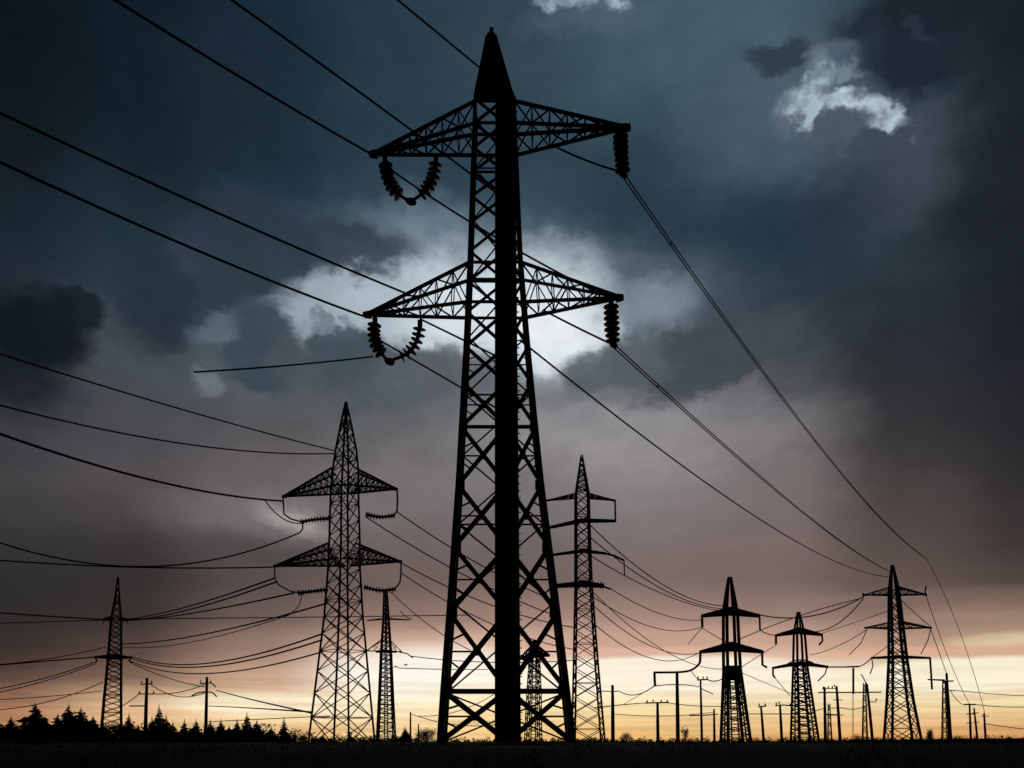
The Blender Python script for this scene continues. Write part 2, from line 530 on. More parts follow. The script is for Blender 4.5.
# ------------------------------------------------------------------ the great pylon in front
D0 = 50.0
root = thing("lattice_pylon", at(506, 742, D0) - Vector((0, 0, .15)),
             'huge near lattice pylon with solid spire cap and thick dark central mast', 'pylon')
PROF = [(95, 495, 18.5, .86), (160, 495, 21, .88), (265, 495.5, 25, .92), (345, 497, 30, .95), (420, 498.5, 35.5, .98),
        (485, 500, 40.5, 1.0), (590, 503, 50.5, 1.05), (742, 506.5, 65, 1.1)]
def corner(py, sx, sy):
    c, h, hd = interp(PROF, py)
    p = at(c + sx * h, py, D0)
    return Vector((p.x, D0 + sy * hd, p.z))
def mast_pt(py, sy=-1):
    p = at(lerp(505, 508, (py - 95) / 650), py, D0)
    return Vector((p.x, D0 + sy * interp(PROF, py)[2] * 1.0 + .0, p.z))
for sx in (-1, 1):
    for sy in (-1, 1):
        m = MB()
        pys = [748, 690, 590, 485, 420, 345, 265, 160, 108]
        m.tube([corner(min(p, 748), sx, sy) for p in pys], [px_m(w * .62, D0) for w in (8.0, 7.4, 6.4, 5.8, 5.4, 5.0, 4.6, 4.2, 4.0)], 4, True, math.pi / 4)
        m.build("leg", STEEL, root)
        m = MB()
        p = corner(747, sx, sy)
        m.box((p.x, p.y, p.z - .02), .42, .42, .22)
        m.build("footing", SOIL, root)
NODES = [742, 692, 615, 551, 490, 433, 390, 354, 320, 290, 260, 232, 206, 182, 158, 134, 110]
for sx in (-1, 1):                                   # front: an X between each leg and the mast
    m = MB()
    for k, (a, b) in enumerate(zip(NODES, NODES[1:])):
        w = px_m(lerp(5.2, 2.2, min(1, k / 8)), D0)
        la, lb = corner(a, sx, -1), corner(b, sx, -1)
        ma, mb_ = mast_pt(a), mast_pt(b)
        m.bar(la, mb_, w); m.bar(ma, lb, w)
        if k < 6:
            cxp = (la + mb_ + ma + lb) * .25
            plate(m, cxp + Vector((0, .01, 0)), w * .8, w * .8, w * .6)
            plate(m, lb + Vector((-sx * w * .8, .03, 0)), w * .8, w * 1.1, w * .3)
        if k in (0, 4, 8, 12, 15):
            m.bar(lb, mb_, w * .8)
        # secondary members
        if k < 7:
            m.bar(lerp(la, mb_, .27), lerp(la, lb, .42), w * .36)
            m.bar(lerp(lb, ma, .27), lerp(la, lb, .62), w * .36)
            m.bar(lerp(la, lb, .5), (la + mb_ + ma + lb) * .25, w * .34)
    m.build("lattice_panel", STEEL, root)
m = MB()
BN = [742, 692, 600, 520, 450, 388, 330, 270, 210, 158, 110]
for k, (a, b) in enumerate(zip(BN, BN[1:])):          # back face
    w = px_m(lerp(1.7, 1.1, min(1, k / 8)), D0)
    m.bar(corner(a, -1, 1), corner(b, 1, 1), w); m.bar(corner(a, 1, 1), corner(b, -1, 1), w)
    if k % 2 == 0:
        m.bar(corner(b, -1, 1), corner(b, 1, 1), w)
m.build("lattice_panel", STEEL, root)
for sx in (-1, 1):                                   # the two side faces
    m = MB()
    for k, (a, b) in enumerate(zip(NODES, NODES[1:])):
        w = px_m(lerp(2.0, 1.3, min(1, k / 8)), D0)
        if k < 7 or k % 2:
            m.bar(corner(a, sx, -1), corner(b, sx, 1), w)
        if k < 7 or not k % 2:
            m.bar(corner(a, sx, 1), corner(b, sx, -1), w)
        if k % 2:
            m.bar(corner(b, sx, -1), corner(b, sx, 1), w)
    m.build("lattice_panel", STEEL, root)
# thick mast, ladder rungs up its right edge
m = MB()
mp_ = [750, 600, 400, 200, 108]
m.tube([Vector((mast_pt(p).x, D0 - 1.05, at(0, p, D0).z)) for p in mp_], [px_m(w, D0) for w in (13.0, 12.2, 11.3, 10.2, 9.4)], 20)
mast = m.build("mast", PAINT, root, True)
for sx in (1,):
    for p in range(118, 730, 7):
        q = mast_pt(p); r_ = px_m(lerp(10.4, 13, (p - 93) / 650), D0)
        m = MB()
        m.bar(Vector((q.x + r_ * .7, D0 - 1.05, q.z)), Vector((q.x + r_ + .09, D0 - 1.05, q.z)), .05)
        m.build("step_bolt", STEEL, mast)
# cap and finial
c0 = at(494, 106, D0); c1 = at(491.5, 46, D0); c2 = at(491.5, 43, D0)
m = MB()
def sq(c, h, hd):
    return [c + Vector((-h, -hd, 0)), c + Vector((h, -hd, 0)), c + Vector((h, hd, 0)), c + Vector((-h, hd, 0))]
c0.y = c1.y = c2.y = D0 - .62
m.hull8(sq(c0, px_m(19.5, D0), .36), sq(c1, px_m(5.2, D0), .2))
m.hull8(sq(c1 + Vector((0, 0, .002)), px_m(4.6, D0), .18), sq(c2 + Vector((0, 0, .04)), px_m(2.6, D0), .12))
m.build("spire_cap", PAINT, root)
m = MB()
f0 = at(491.5, 43, D0); f0.y = D0 - .62
m.tube([f0, f0 + Vector((0, 0, .14)), f0 + Vector((0, 0, .2)), f0 + Vector((.02, 0, .31)), f0 + Vector((.02, 0, .38))], [.08, .07, .12, .12, .04], 10)
m.build("finial", PAINT, root, True)

TIPS = {}
for lvl, zt, zb, lt, rt in (("upper", 112, 145, (371, 154.5), (629, 127.5)), ("lower", 271, 310, (365, 315), (622, 297.5))):
    for sx, tp, dd in ((-1, lt, 51.2), (1, rt, 48.8)):
        tip = at(*tp, dd)
        cb = [corner(zb, sx, -1), corner(zb, sx, 1)]
        ct = [corner(zt, sx, -1), corner(zt, sx, 1)]
        truss_arm(root, cb, ct, tip, px_m(2.7, D0), px_m(1.2, D0), 6, False, px_m(2.6, D0))
        TIPS[lvl, sx] = tip
    for p in (zt, zb):                               # ring of horizontals where the arms meet the body
        m = MB()
        cs = [corner(p, -1, -1), corner(p, 1, -1), corner(p, 1, 1), corner(p, -1, 1)]
        for a, b in zip(cs, cs[1:] + cs[:1]):
            m.bar(a, b, px_m(2.2, D0))
        m.build("collar", STEEL, root)

# ------------------------------------------------------------------ insulator strings
def shed(mb, c, ax, r, h):
    """bell-shaped disc, lathed round ax"""
    u = ax.orthogonal().normalized(); w = ax.cross(u)
    prof = [(.22, -.5), (.9, -.32), (1.0, -.15), (.82, .02), (.5, .2), (.3, .5)]
    prev = None
    for rr, hh in prof:
        rg = mb.ring(c + ax * (hh * h), u, w, rr * r, rr * r, 14)
        if prev:
            mb.skin(prev, rg)
        else:
            mb.f.append(tuple(reversed(rg)))
        prev = rg
    mb.f.append(tuple(prev))

def spline(pts, n):
    out = []
    P = [pts[0]] + list(pts) + [pts[-1]]
    for i in range(1, len(P) - 2):
        for k in range(n):
            t = k / n
            a, b, c, d = P[i-1], P[i], P[i+1], P[i+2]
            out.append(.5 * ((2*b) + (c - a) * t + (2*a - 5*b + 4*c - d) * t*t + (3*b - 3*c + d - a) * t**3))
    out.append(P[-2])
    return out

def insulator(pts, nd, r, label, reach=.78):
    o = thing("insulator_string", pts[0], label, 'insulator', 'insulator strings hung from the great pylon')
    path = spline([Vector(p) for p in pts], 8)
    m = MB(); m.tube(path, [r * (.3 if q_ < len(path) * .7 else .22) for q_ in range(len(path))], 10); m.build("core_rod", CERAM, o, True)
    seg = [0]
    for a, b in zip(path, path[1:]):
        seg.append(seg[-1] + (b - a).length)
    for k in range(nd):
        s = seg[-1] * reach * (k + .8) / (nd + .1)
        for i in range(len(path) - 1):
            if seg[i + 1] >= s:
                t = (s - seg[i]) / (seg[i + 1] - seg[i])
                c = lerp(path[i], path[i + 1], t); ax = (path[i] - path[i + 1]).normalized()
                break
        m = MB(); shed(m, c, ax, r * random.uniform(.94, 1.05), seg[-1] * reach / (nd + 1) * .5)
        m.build("disc", CERAM, o, True)
    m = MB(); p = path[0]; m.box(p + Vector((0, 0, .03)), .13, .13, .16); m.build("shackle", STEEL, o)
    if True:
        m = MB(); p = path[-1]; m.tube([p + Vector((-.16, 0, .08)), p, p + Vector((.2, .1, -.14))], [.12, .2, .13], 8); m.build("clamp", STEEL, o, True)
    return o

insulator([at(385, 161, 51.1), at(388, 178, 51.1), at(396, 192, 51.1), at(409, 201, 51.1)], 7, .40, 'outer insulator string of the U-shaped loop under the upper left crossarm')
insulator([at(436, 160, 51.0), at(433, 177, 51.1), at(425, 191, 51.1), at(412, 201, 51.1)], 7, .40, 'inner insulator string of the U-shaped loop under the upper left crossarm')
insulator([at(375, 321, 51.1), at(374, 336, 51.1), at(379, 350, 51.1), at(388, 361, 51.1)], 7, .40, 'outer insulator string of the U-shaped loop under the lower left crossarm')
insulator([at(420, 324, 51.0), at(417, 340, 51.1), at(408, 353, 51.1), at(390, 361, 51.1)], 7, .40, 'inner insulator string of the U-shaped loop under the lower left crossarm')
insulator([at(620.5, 132, 48.9), at(621, 150, 48.9), at(623, 174, 48.9)], 7, .42, 'straight vertical insulator string under the upper right crossarm tip', .95)
insulator([at(611, 302, 48.9), at(611.5, 320, 48.9), at(613, 344, 48.9)], 7, .42, 'straight vertical insulator string under the lower right crossarm tip', .95)

# ------------------------------------------------------------------ pylons further off
def pylon(label, D, prof, nodes, arms, yaw=0.0, leg_px=2.0, brace_px=.9, depth=1.0, cross=True, drops=(), box=None, mids=False):
    """prof rows: (py, centre px, half width px); the body is a square turned by yaw"""
    base = prof[-1]
    o = thing("lattice_pylon", at(base[1], base[0], D), label, 'pylon', 'pylons standing behind the great pylon')
    k = 1.0 / (abs(math.cos(R(yaw))) + abs(math.sin(R(yaw))) * depth)
    def cor(py, i):
        c, h = interp(prof, py)
        h = px_m(h, D) * k
        lx, ly = ((-1, -1), (1, -1), (1, 1), (-1, 1))[i]
        lx *= h; ly *= h * depth
        p = at(c, py, D)
        return Vector((p.x + lx * math.cos(R(yaw)) - ly * math.sin(R(yaw)), D + lx * math.sin(R(yaw)) + ly * math.cos(R(yaw)), p.z))
    pys = [r[0] for r in prof]
    for i in range(4):
        m = MB()
        lw = [px_m(leg_px, D) * (.34 if n_ == 0 else .58) for n_ in range(len(pys))]
        m.tube([cor(p, i) for p in pys], lw, 4, True, math.pi / 4)
        m.build("leg", STEEL, o)
    for i in range(4):
        j = (i + 1) % 4
        m = MB()
        for n_, (a, b) in enumerate(zip(nodes, nodes[1:])):
            w = px_m(brace_px, D)
            if cross or n_ % 2:
                m.bar(cor(a, i), cor(b, j), w)
            if cross or not n_ % 2:
                m.bar(cor(a, j), cor(b, i), w)
            if n_ % 3 == 0 or not cross:
                m.bar(cor(b, i), cor(b, j), w * .9)
            if mids:
                m.bar(lerp(cor(a, i), cor(a, j), .5), lerp(cor(b, i), cor(b, j), .5), w * 1.6)
        m.build("lattice_panel", STEEL, o)
    for a in arms:
        kind = a[0]
        if kind == 'truss':                          # (kind, root_top, root_bottom, (lx,ly), (rx,ry), chord px, lace px, n)
            _, rt, rb, lt, rtp, cw, bw, n = a[:8]
            roof = len(a) > 8
            k0, dp = (.12, 1.25) if roof else (.8, .8)
            for tip, sx in ((lt, -1), (rtp, 1)):
                if tip is None:
                    continue
                t = at(*tip, D)
                c, h = interp(prof, rb); hh = px_m(h, D) * dp
                c2, h2 = interp(prof, rt); hh2 = px_m(h2, D) * .8
                pb, pt = at(c + sx * h * k0, rb, D), at(c2 + sx * h2 * (.9 if roof else .8), rt, D)
                e = Vector((0, 1, 0))
                truss_arm(o, [pb - e * hh, pb + e * hh], [pt - e * hh2, pt + e * hh2], t, px_m(cw, D), px_m(bw, D), n, True)
        elif kind == 'beam':                         # (kind, (lx,ly), (cx,cy), (rx,ry), tip thickness, root thickness)
            _, lt, ce, rtp, tt, rt_ = a
            m = MB()
            dep = px_m(2.2, D)
            for tip in (lt, rtp):
                if tip is None:
                    continue
                A, B = at(*tip, D), at(*ce, D)
                ht, hr = px_m(tt, D) / 2, px_m(rt_, D) / 2
                X = Vector((0, dep * .5, 0)); Z = Vector((0, 0, 1))
                m.hull8([A - X - Z * ht, A + X - Z * ht, A + X + Z * ht, A - X + Z * ht],
                        [B - X * 1.7 - Z * hr * .6, B + X * 1.7 - Z * hr * .6, B + X * 1.7 + Z * hr * 1.4, B - X * 1.7 + Z * hr * 1.4])
            m.build("crossarm", STEEL, o)
    for d in drops:                                  # (list of px points, width px)
        m = MB()
        m.tube([at(x, y, D) for x, y in d[0]], px_m(d[1], D) / 2, 6)
        m.build(d[2] if len(d) > 2 else "drop_rod", STEEL, o)
    if box:
        x0, x1, y0, y1 = box
        m = MB()
        A, B = at(x0, y1, D), at(x1, y0, D)
        m.box((A + B) * .5, (B.x - A.x) / 2, px_m(7, D), (B.z - A.z) / 2)
        m.build("equipment_box", PAINT, o)
    return o

def small_insulator(pts, D, r_px, n, label):
    path = spline([at(x, y, D) for x, y in pts], 6)
    o = thing("insulator_string", path[0], label, 'insulator', 'insulator strings of the pylons further off')
    m = MB(); m.tube(path, px_m(r_px * .45, D), 6); m.build("core_rod", CERAM, o)
    for k in range(n):
        t = (k + .5) / n * (len(path) - 1); i = min(int(t), len(path) - 2)
        c = lerp(path[i], path[i + 1], t - i); ax = (path[i + 1] - path[i]).normalized()
        m = MB(); shed(m, c, ax, px_m(r_px, D) * random.uniform(.85, 1.15), px_m(2.0, D)); m.build("disc", CERAM, o)
    return o

def steps(a, b, n, grow=1.0):
    out, s = [a], 0.0
    ws = [grow ** i for i in range(n)]
    tot = sum(ws)
    for w in ws:
        s += w; out.append(a + (b - a) * s / tot)
    return out

D2 = 106.0
pylon('tall lattice pylon left of the great one with two wide tent-shaped crossarms and looped drops', D2,
      [(402, 346, .8), (425, 346, 5.5), (450, 346, 10.5), (471, 345.5, 13), (495, 344.5, 14), (544, 344.5, 15.5), (567, 344, 16), (617, 343.5, 19.5), (680, 342.5, 26.5), (743, 341.5, 33.5)],
      steps(745, 617, 6, .9) + steps(617, 471, 9)[1:] + steps(471, 408, 5)[1:],
      [('truss', 471, 489, (283, 496.5), (397, 489), 1.7, .62, 9, 1), ('truss', 546, 562, (274.5, 566), (401, 561.5), 1.7, .62, 9, 1)],
      yaw=43, leg_px=2.2, brace_px=.8,
      drops=[([(283, 496), (283.5, 506), (284, 514), (291, 519), (302, 522)], 1.6), ([(397, 489), (397.5, 500), (397, 511), (394, 515)], 1.8),
             ([(274.5, 566), (275, 579), (279, 585), (290, 591), (300, 593)], 1.4), ([(401, 561.5), (401, 572), (400, 582), (396, 588)], 1.6)])
small_insulator([(301, 522), (315, 519.5), (330, 518.5)], D2, 3.0, 11, 'short level insulator at the left of the second pylon below its upper crossarm')
small_insulator([(366, 514.5), (380, 517), (395, 515.5)], D2, 3.0, 11, 'short level insulator at the right of the second pylon below its upper crossarm')
small_insulator([(298, 593), (312, 591.5), (328, 589.5)], D2, 3.0, 11, 'short level insulator at the left of the second pylon below its lower crossarm')
small_insulator([(364, 587), (380, 590.5), (396, 589)], D2, 3.0, 11, 'short level insulator at the right of the second pylon below its lower crossarm')

D3 = 119.0
pylon('slender tapering pylon just right of the great one with a boxed upper crossarm', D3,
      [(455, 581.7, .7), (475, 581.8, 3.6), (494, 582, 6.6), (521, 582.3, 7), (560, 583, 7.6), (590, 583.6, 8.3), (660, 585.6, 11.5), (745, 588.3, 16)],
      steps(746, 590, 12, .95) + steps(590, 494, 9)[1:] + steps(494, 458, 7)[1:],
      [('truss', 494.5, 497, (547, 500.5), (615, 500.5), 1.2, .5, 3), ('beam', (547, 528), (582, 521.5), (615.5, 521), 2.6, 4.2),
       ('beam', (552, 555), (583, 551.5), (606, 553.5), 2.2, 3.4), ('beam', (556, 586), (583, 585), (604, 586), 4, 6)],
      yaw=5, leg_px=2.1, brace_px=.75, depth=.75,
      drops=[([(615, 500), (615.3, 511), (615.4, 522)], 1.8), ([(605, 553.5), (614, 555.5), (624, 560.5)], 2.2), ([(624, 560), (624.6, 575)], 1.2), ([(603, 586.5), (611, 589)], 2.0)])
small_insulator([(556, 585.5), (575, 585), (590, 585), (604, 585.5)], D3, 3.4, 16, 'ragged level row of insulator discs on the lowest arm of the slender pylon')

D4 = 205.0
pylon('far left pylon rising alone above the conifers', D4,
      [(577, 118, .6), (600, 117.3, 2.8), (620, 116.2, 6), (660, 114.6, 7.8), (700, 112.6, 10), (738, 111, 12)],
      steps(738, 660, 14, .97) + steps(660, 620, 8)[1:] + steps(620, 580, 6)[1:],
      [('truss', 617.5, 620.5, (102, 619.5), (129, 619.5), 1.2, .5, 3), ('beam', (94, 657), (114.5, 658), (132, 657.5), 1.6, 6)],
      yaw=20, leg_px=1.6, brace_px=.6, drops=[([(95, 657), (97, 661), (95, 663)], 1.5), ([(131, 657), (129, 661), (132, 663)], 1.5), ([(104, 620), (103, 623)], 1.2), ([(127, 620), (128, 623)], 1.2)])
D5 = 216.0
pylon('small distant pylon close behind the right side of the tent-armed pylon', D5,
      [(592, 385.5, 2.2), (618, 386, 3.4), (652, 386, 6), (700, 386, 8.3), (745, 386, 10.8)],
      steps(745, 592, 34),
      [('beam', (367, 620.5), (386, 619), (410, 620), .9, 1.6), ('truss', 640, 651, (366, 651), (402, 652), .6, .3, 2), ('beam', (376, 652), (386, 652), (397, 652), 1.4, 3)],
      yaw=18, leg_px=1.5, brace_px=.7, cross=False, drops=[([(399, 652), (407, 653.5), (413, 658)], 1.3), ([(400, 611), (407, 618), (413, 619)], .9)], mids=True)
D6 = 300.0
pylon('tiny distant pylon seen through the legs of the great pylon', D6,
      [(640, 534.5, 1.4), (655, 534.5, 5), (690, 534, 7), (745, 533, 8.8)],
      steps(745, 640, 20),
      [('truss', 645, 653, (518, 660), (549, 655), 1.5, .7, 4), ('beam', (517, 660), (534.5, 656), (550, 656), 1.4, 5)],
      yaw=18, leg_px=1.4, brace_px=.7, cross=False, mids=True)
D7 = 176.0
pylon('stout dark pylon with a peaked top and two drooping arms, black box on its body', D7,
      [(577, 729.6, 1.2), (606, 730, 5), (618, 730.5, 6), (650, 731.3, 6.6), (670, 732, 7), (745, 735.8, 12.6)],
      steps(745, 672, 14),
      [('beam', (701.5, 616), (730.5, 613), (760, 616), 3.2, 9), ('beam', (699.5, 652), (731, 648.5), (763.5, 652), 3.2, 10)],
      yaw=5, leg_px=3.3, brace_px=.8, cross=False, box=(724.5, 738.5, 666, 680),
      drops=[([(702, 615), (702.3, 627.5)], 2.6), ([(759.5, 615), (760, 630)], 2.0), ([(700.5, 651), (700, 663)], 2.6), ([(762, 651), (762.5, 665), (767, 667.5)], 2.4)], mids=True)
D8 = 202.0
pylon('squat two-armed pylon of many thin legs between the stout one and the tall triple-armed one', D8,
      [(612, 798.4, 1.0), (632, 799, 4.4), (640, 799.5, 5), (668, 800.3, 6.2), (745, 805, 12.4)],
      steps(745, 666, 20),
      [('beam', (775.5, 635.5), (799, 632), (822.5, 635), 2.6, 7), ('beam', (772.5, 668), (800.5, 664), (828, 667), 2.4, 4.5)],
      yaw=11, leg_px=2.3, brace_px=.7, cross=False, depth=.8,
      drops=[([(784, 666), (791, 662), (797, 660), (804, 660), (811, 662), (818, 666)], 1.5, 'arch_brace'), ([(776, 635), (776, 644.5)], 2.4), ([(822, 634.5), (822.5, 641), (819, 645)], 2.0), ([(773, 667), (773, 675), (775, 678)], 2.0), ([(827.5, 666), (825, 674), (818, 681)], 1.3)], mids=True)
D9 = 175.0
pylon('tall right-hand pylon with three level arms and an open-braced tapering body', D9,
      [(565, 892.3, .7), (590, 893.8, 4), (628, 896, 6), (658, 897.8, 7.4), (700, 900, 10.8), (745, 902.8, 15.8)],
      steps(745, 658, 7, .9) + steps(658, 590, 6)[1:],
      [('truss', 587, 595, (863.5, 595), (926, 594.5), 1.2, .45, 4), ('truss', 622, 628.5, (865, 627.8), (931, 627.8), 1.2, .45, 4), ('beam', (871.5, 658), (897.8, 657.5), (930, 658), 2.0, 3.4)],
      yaw=3, leg_px=2.6, brace_px=.75, depth=.6,
      drops=[([(930, 657.5), (931, 672), (932, 689.5)], 2.2), ([(871.5, 657), (873, 666), (870, 674)], 1.2), ([(863, 593), (863.5, 597)], 2), ([(926, 586), (925, 592), (926.5, 596)], 1.6), ([(931, 628), (928, 640), (921, 654)], 1.0), ([(867, 629), (861, 643), (849, 655)], .9)])
D10 = 330.0
pylon('narrow distant mast of lattice beside a bare pole near the right edge', D10,
      [(681, 944, 1.3), (745, 945, 3)], steps(745, 681, 13), [('beam', (928, 679.5), (944, 680.5), (944.1, 680.5), 1.2, 1.6)], yaw=4, leg_px=.9, brace_px=.5, depth=.5, cross=False)
pylon('narrow distant lattice mast paired with a leaning pole left of the triple-armed pylon', D10,
      [(683, 864.5, 1.2), (745, 865, 2.6)], steps(745, 683, 12), [], yaw=4, leg_px=.9, brace_px=.5, depth=.5, cross=False)
pylon('thin distant lattice mast between two close-set timber poles', D10,
      [(704, 829, 1.0), (745, 830, 2.2)], steps(745, 704, 10), [('beam', (826, 714), (829, 715), (838, 715), 1.2, 1.6)], yaw=4, leg_px=.8, brace_px=.5, depth=.5, cross=False)

# ------------------------------------------------------------------ utility poles
def pole(label, D, top, base, w, arms=(), pegs=(), mat=WOOD, rod=()):
    o = thing("utility_pole", at(base[0], base[1], D), label, 'utility pole', 'poles standing along the skyline')
    m = MB()
    m.tube([at(*base, D) - Vector((0, 0, .4)), at((top[0] + base[0]) / 2, (top[1] + base[1]) / 2, D), at(*top, D)],
           [px_m(w * .56, D), px_m(w * .5, D), px_m(w * .38, D)], 10)
    m.build("pole_shaft", mat, o, True)
    for pts, t in arms:
        m = MB()
        m.tube(spline([at(x, y, D) - Vector((0, px_m(.8, D), 0)) for x, y in pts], 5), px_m(t, D) / 2, 6)
        m.build("crossarm", mat, o)
    for x, y in pegs:
        m = MB(); p = at(x, y, D) - Vector((0, px_m(.8, D), 0))
        m.tube([p, p + Vector((0, 0, px_m(1, D))), p + Vector((0, 0, px_m(2.6, D)))], [px_m(.45, D), px_m(.8, D), px_m(.4, D)], 6)
        m.build("insulator", CERAM, o)
    return o

pole('timber pole with three short staggered arms, first pole right of the far left pylon', 232, (147, 678), (145, 742), 3.5,
     [([(141, 684.5), (153, 683.5)], 1.2), ([(138, 694), (155, 694)], 1.3), ([(130, 706), (145, 706)], 1.5)], [(142, 683.5), (152, 683), (140, 693.5), (154, 693.5)])
pole('timber pole with drooping curved arms, second pole right of the far left pylon', 236, (207, 677), (205.5, 742), 3.3,
     [([(200, 684), (207, 683), (212, 683.5), (216, 687)], 1.3), ([(192, 696), (198, 693), (206, 692), (213, 693), (217, 697)], 1.4)], [(201, 683), (211, 683)])
pole('short bare post right of the small pylon behind the tent-armed pylon', 160, (410.5, 712), (410.5, 744), 1.8)
pole('shortest bare post left of the great pylon foot', 170, (418.5, 724), (418.5, 744), 1.6)
pole('lone timber pole with one thin crossarm right of the slender pylon', 165, (612.5, 685), (613, 744), 3.6, [([(601, 691), (612, 691.5), (619, 691)], 1.1)])
pole('timber pole with a flat T-shaped crossarm and loose insulators above it', 175, (657.5, 702), (658, 744), 3.2, [([(645, 703), (669, 702.5)], 1.6)], [(647, 702.5), (653, 702), (661, 702), (667, 702.3)])
pole('tall steel pole with a cranked overhanging beam and hanging end rod', 140, (677, 672), (678, 744), 3.8,
     [([(654, 672.5), (668, 672.5), (682, 672), (690, 670.5), (696, 667), (699.5, 663)], 2.4), ([(654.3, 672), (654.6, 680), (655, 686)], 2.6)], mat=PAINT)
pole('slim pole with spiky insulators at its top beside the stout dark pylon', 170, (700.5, 679), (702, 744), 2.4,
     [([(697, 680), (708, 679.5)], 1.6), ([(700, 688), (706, 691), (713, 694)], 1.0)], [(698, 679), (703, 679), (707, 679)])
pole('short pole with a wide low crossarm close left of the stout dark pylon', 200, (714, 709), (714.5, 744), 2.4, [([(689, 715.5), (703, 715.3), (718, 714)], 1.3)])
pole('first of two short poles between the stout and the squat pylon, crossarm on top', 205, (761, 706), (764, 744), 2.6, [([(758, 707), (766, 706)], 1.5), ([(747, 714), (793, 714)], 1.1)], [(759, 706), (765, 706)])
pole('second of two short poles between the stout and the squat pylon, nearer the squat one', 205, (780, 705), (782, 744), 2.8, [([(775, 706), (782, 705), (792, 706)], 1.4)], [(776, 705), (779, 704), (790, 706)])
pole('straight timber pole at the left of the close-set pair by the squat pylon', 200, (824.5, 687), (825.5, 744), 3.0, [([(818, 692.5), (850, 692.5), (881, 692.2)], 1.4), ([(822, 689), (836, 688.4)], 1.0)], [(823, 689), (828, 688.6), (832, 688.5)])
pole('leaning timber pole of many short arms at the right of the close-set pair', 205, (836.5, 686), (840.5, 744), 3.0,
     [([(833, 700), (842, 700)], 1.0), ([(831, 708), (843, 708)], 1.0), ([(834, 715), (843, 715)], 1.0)], [(834, 687)])
pole('leaning pole left of the triple-armed pylon, curved at its tip', 210, (867, 684), (873, 744), 2.8, [([(861, 674), (863, 678), (867, 685)], 1.1), ([(869, 702), (876, 702)], 1.0)], [(876, 701)])
pole('hanging square frame post carrying a cable end between the squat and triple-armed pylons', 190, (853, 666.5), (853, 744), .8, [([(846, 667), (859, 666.5)], 1.8), ([(853, 668), (853, 681), (853, 694)], 2.2)], mat=PAINT)
pole('bare pole with a short crossarm beside the narrow lattice mast near the right edge', 210, (946.5, 673), (951, 744), 3.0, [([(942, 681.5), (953, 681)], 1.6), ([(949, 690), (954, 691)], 1.0)])
pole('tallest of three small poles at the right edge with a flat top arm', 260, (969.5, 704), (971, 744), 2.2, [([(964, 704.5), (975, 704.5)], 1.6), ([(966, 714), (973, 714)], 1.2), ([(966, 723), (972, 723)], 1.0)])
pole('middle one of three small poles at the right edge', 265, (974, 708), (978, 744), 2.0, [([(972, 713), (978, 713)], 1.0), ([(973, 722), (979, 722)], 1.0)])
pole('rightmost and shortest of three small poles at the right edge', 270, (984, 713), (986, 744), 2.2, [([(981, 716), (988, 716)], 1.0), ([(983, 724), (988, 724)], 1.0)])

# ------------------------------------------------------------------ cables
def cable(label, a, b, mid=None, w=1.2, twin=0.0, grp='cables strung between the pylons', hook=()):
    """a, b: (px, py, depth) of the two fixing points; mid: a pixel the sagging cable hangs through"""
    A, B = at(*a), at(*b)
    sag = 0.0
    if mid:
        k = (mid[0] - HX) / F
        dxx, dyy = B.x - A.x, B.y - A.y
        t = (k * A.y - A.x) / (dxx - k * dyy)
        z = ZC + (HY - mid[1]) * (A.y + dyy * t) / F
        sag = (lerp(A.z, B.z, t) - z) / max(.02, 4 * t * (1 - t))
    r0 = px_m(w, a[2]) / 2
    n = 30
    m = MB()
    offs = (0.0,) if not twin else (-twin, twin)
    for off in offs:
        pts, rad = [], []
        for i in range(n + 1):
            t = i / n
            p = lerp(A, B, t) - Vector((0, 0, 4 * sag * t * (1 - t)))
            p = p + Vector((off * (1 - .6 * t), 0, off * .5 * (1 - t)))
            pts.append(p); rad.append(max(r0, (.36 if w > .8 else .28) * p.y / F))
        if hook:
            pre = spline([at(x, y, a[2]) for x, y in hook] + [pts[0]], 5)[:-1]
            pts, rad = pre + pts, [rad[0]] * len(pre) + rad
        m.tube(pts, rad, 5)
    if twin:
        for t in (.0, .05, .33, .66, .97):
            p = lerp(A, B, t) - Vector((0, 0, 4 * sag * t * (1 - t)))
            e = Vector((twin * (1 - .6 * t) , 0, twin * .5 * (1 - t)))
            m.tube([p - e, p + e], r0 * 1.3, 5)
    return tag(m.build("cable", ALU), label, 'cable', grp)

# great pylon
cable("heavy cable rising from the tip of the great pylon's upper left crossarm", (371, 154, 51.2), (-150, -170, 28), (240, 77), 2.1)
cable('cable running from high left down behind the upper left crossarm into the mast', (495, 192, 50.4), (60, -122, 30), (340, 78), 1.8)
cable('cable from the upper U-shaped insulator loop down to the lower right crossarm', (388, 168, 51.1), (602, 295, 50.5), (470, 222), 2.0)
cable('cable dropping from the top edge to the solid spire cap', (480, 68, 49.6), (200, -165, 28), (440, 35), 1.9)
cable('upper of the two heavy cables from the left edge to the lower left crossarm', (410, 295, 49.6), (-260, -12, 30), (200, 205), 2.1)
cable('heavy cable from the left edge ending exactly at the lower left crossarm tip', (363, 316, 51.2), (-260, 36, 30), (180, 243), 2.2)
cable('short cable from the lower left crossarm to the mast', (420, 319, 51), (496, 356, 50), None, 2.0)
cable('cable slanting from the lower U-shaped insulator loop to the mast', (374, 337, 51.1), (496, 408, 50), None, 1.8)
cable('long single cable from the mast down to the triple-armed pylon top', (520, 340, 49.6), (891, 577, 175), (680, 464), 2.1)
cable('twin cable from the upper right insulator string sweeping down far to the right', (624, 176, 48.9), (926, 558, 172), (772, 384), 1.4, .075)
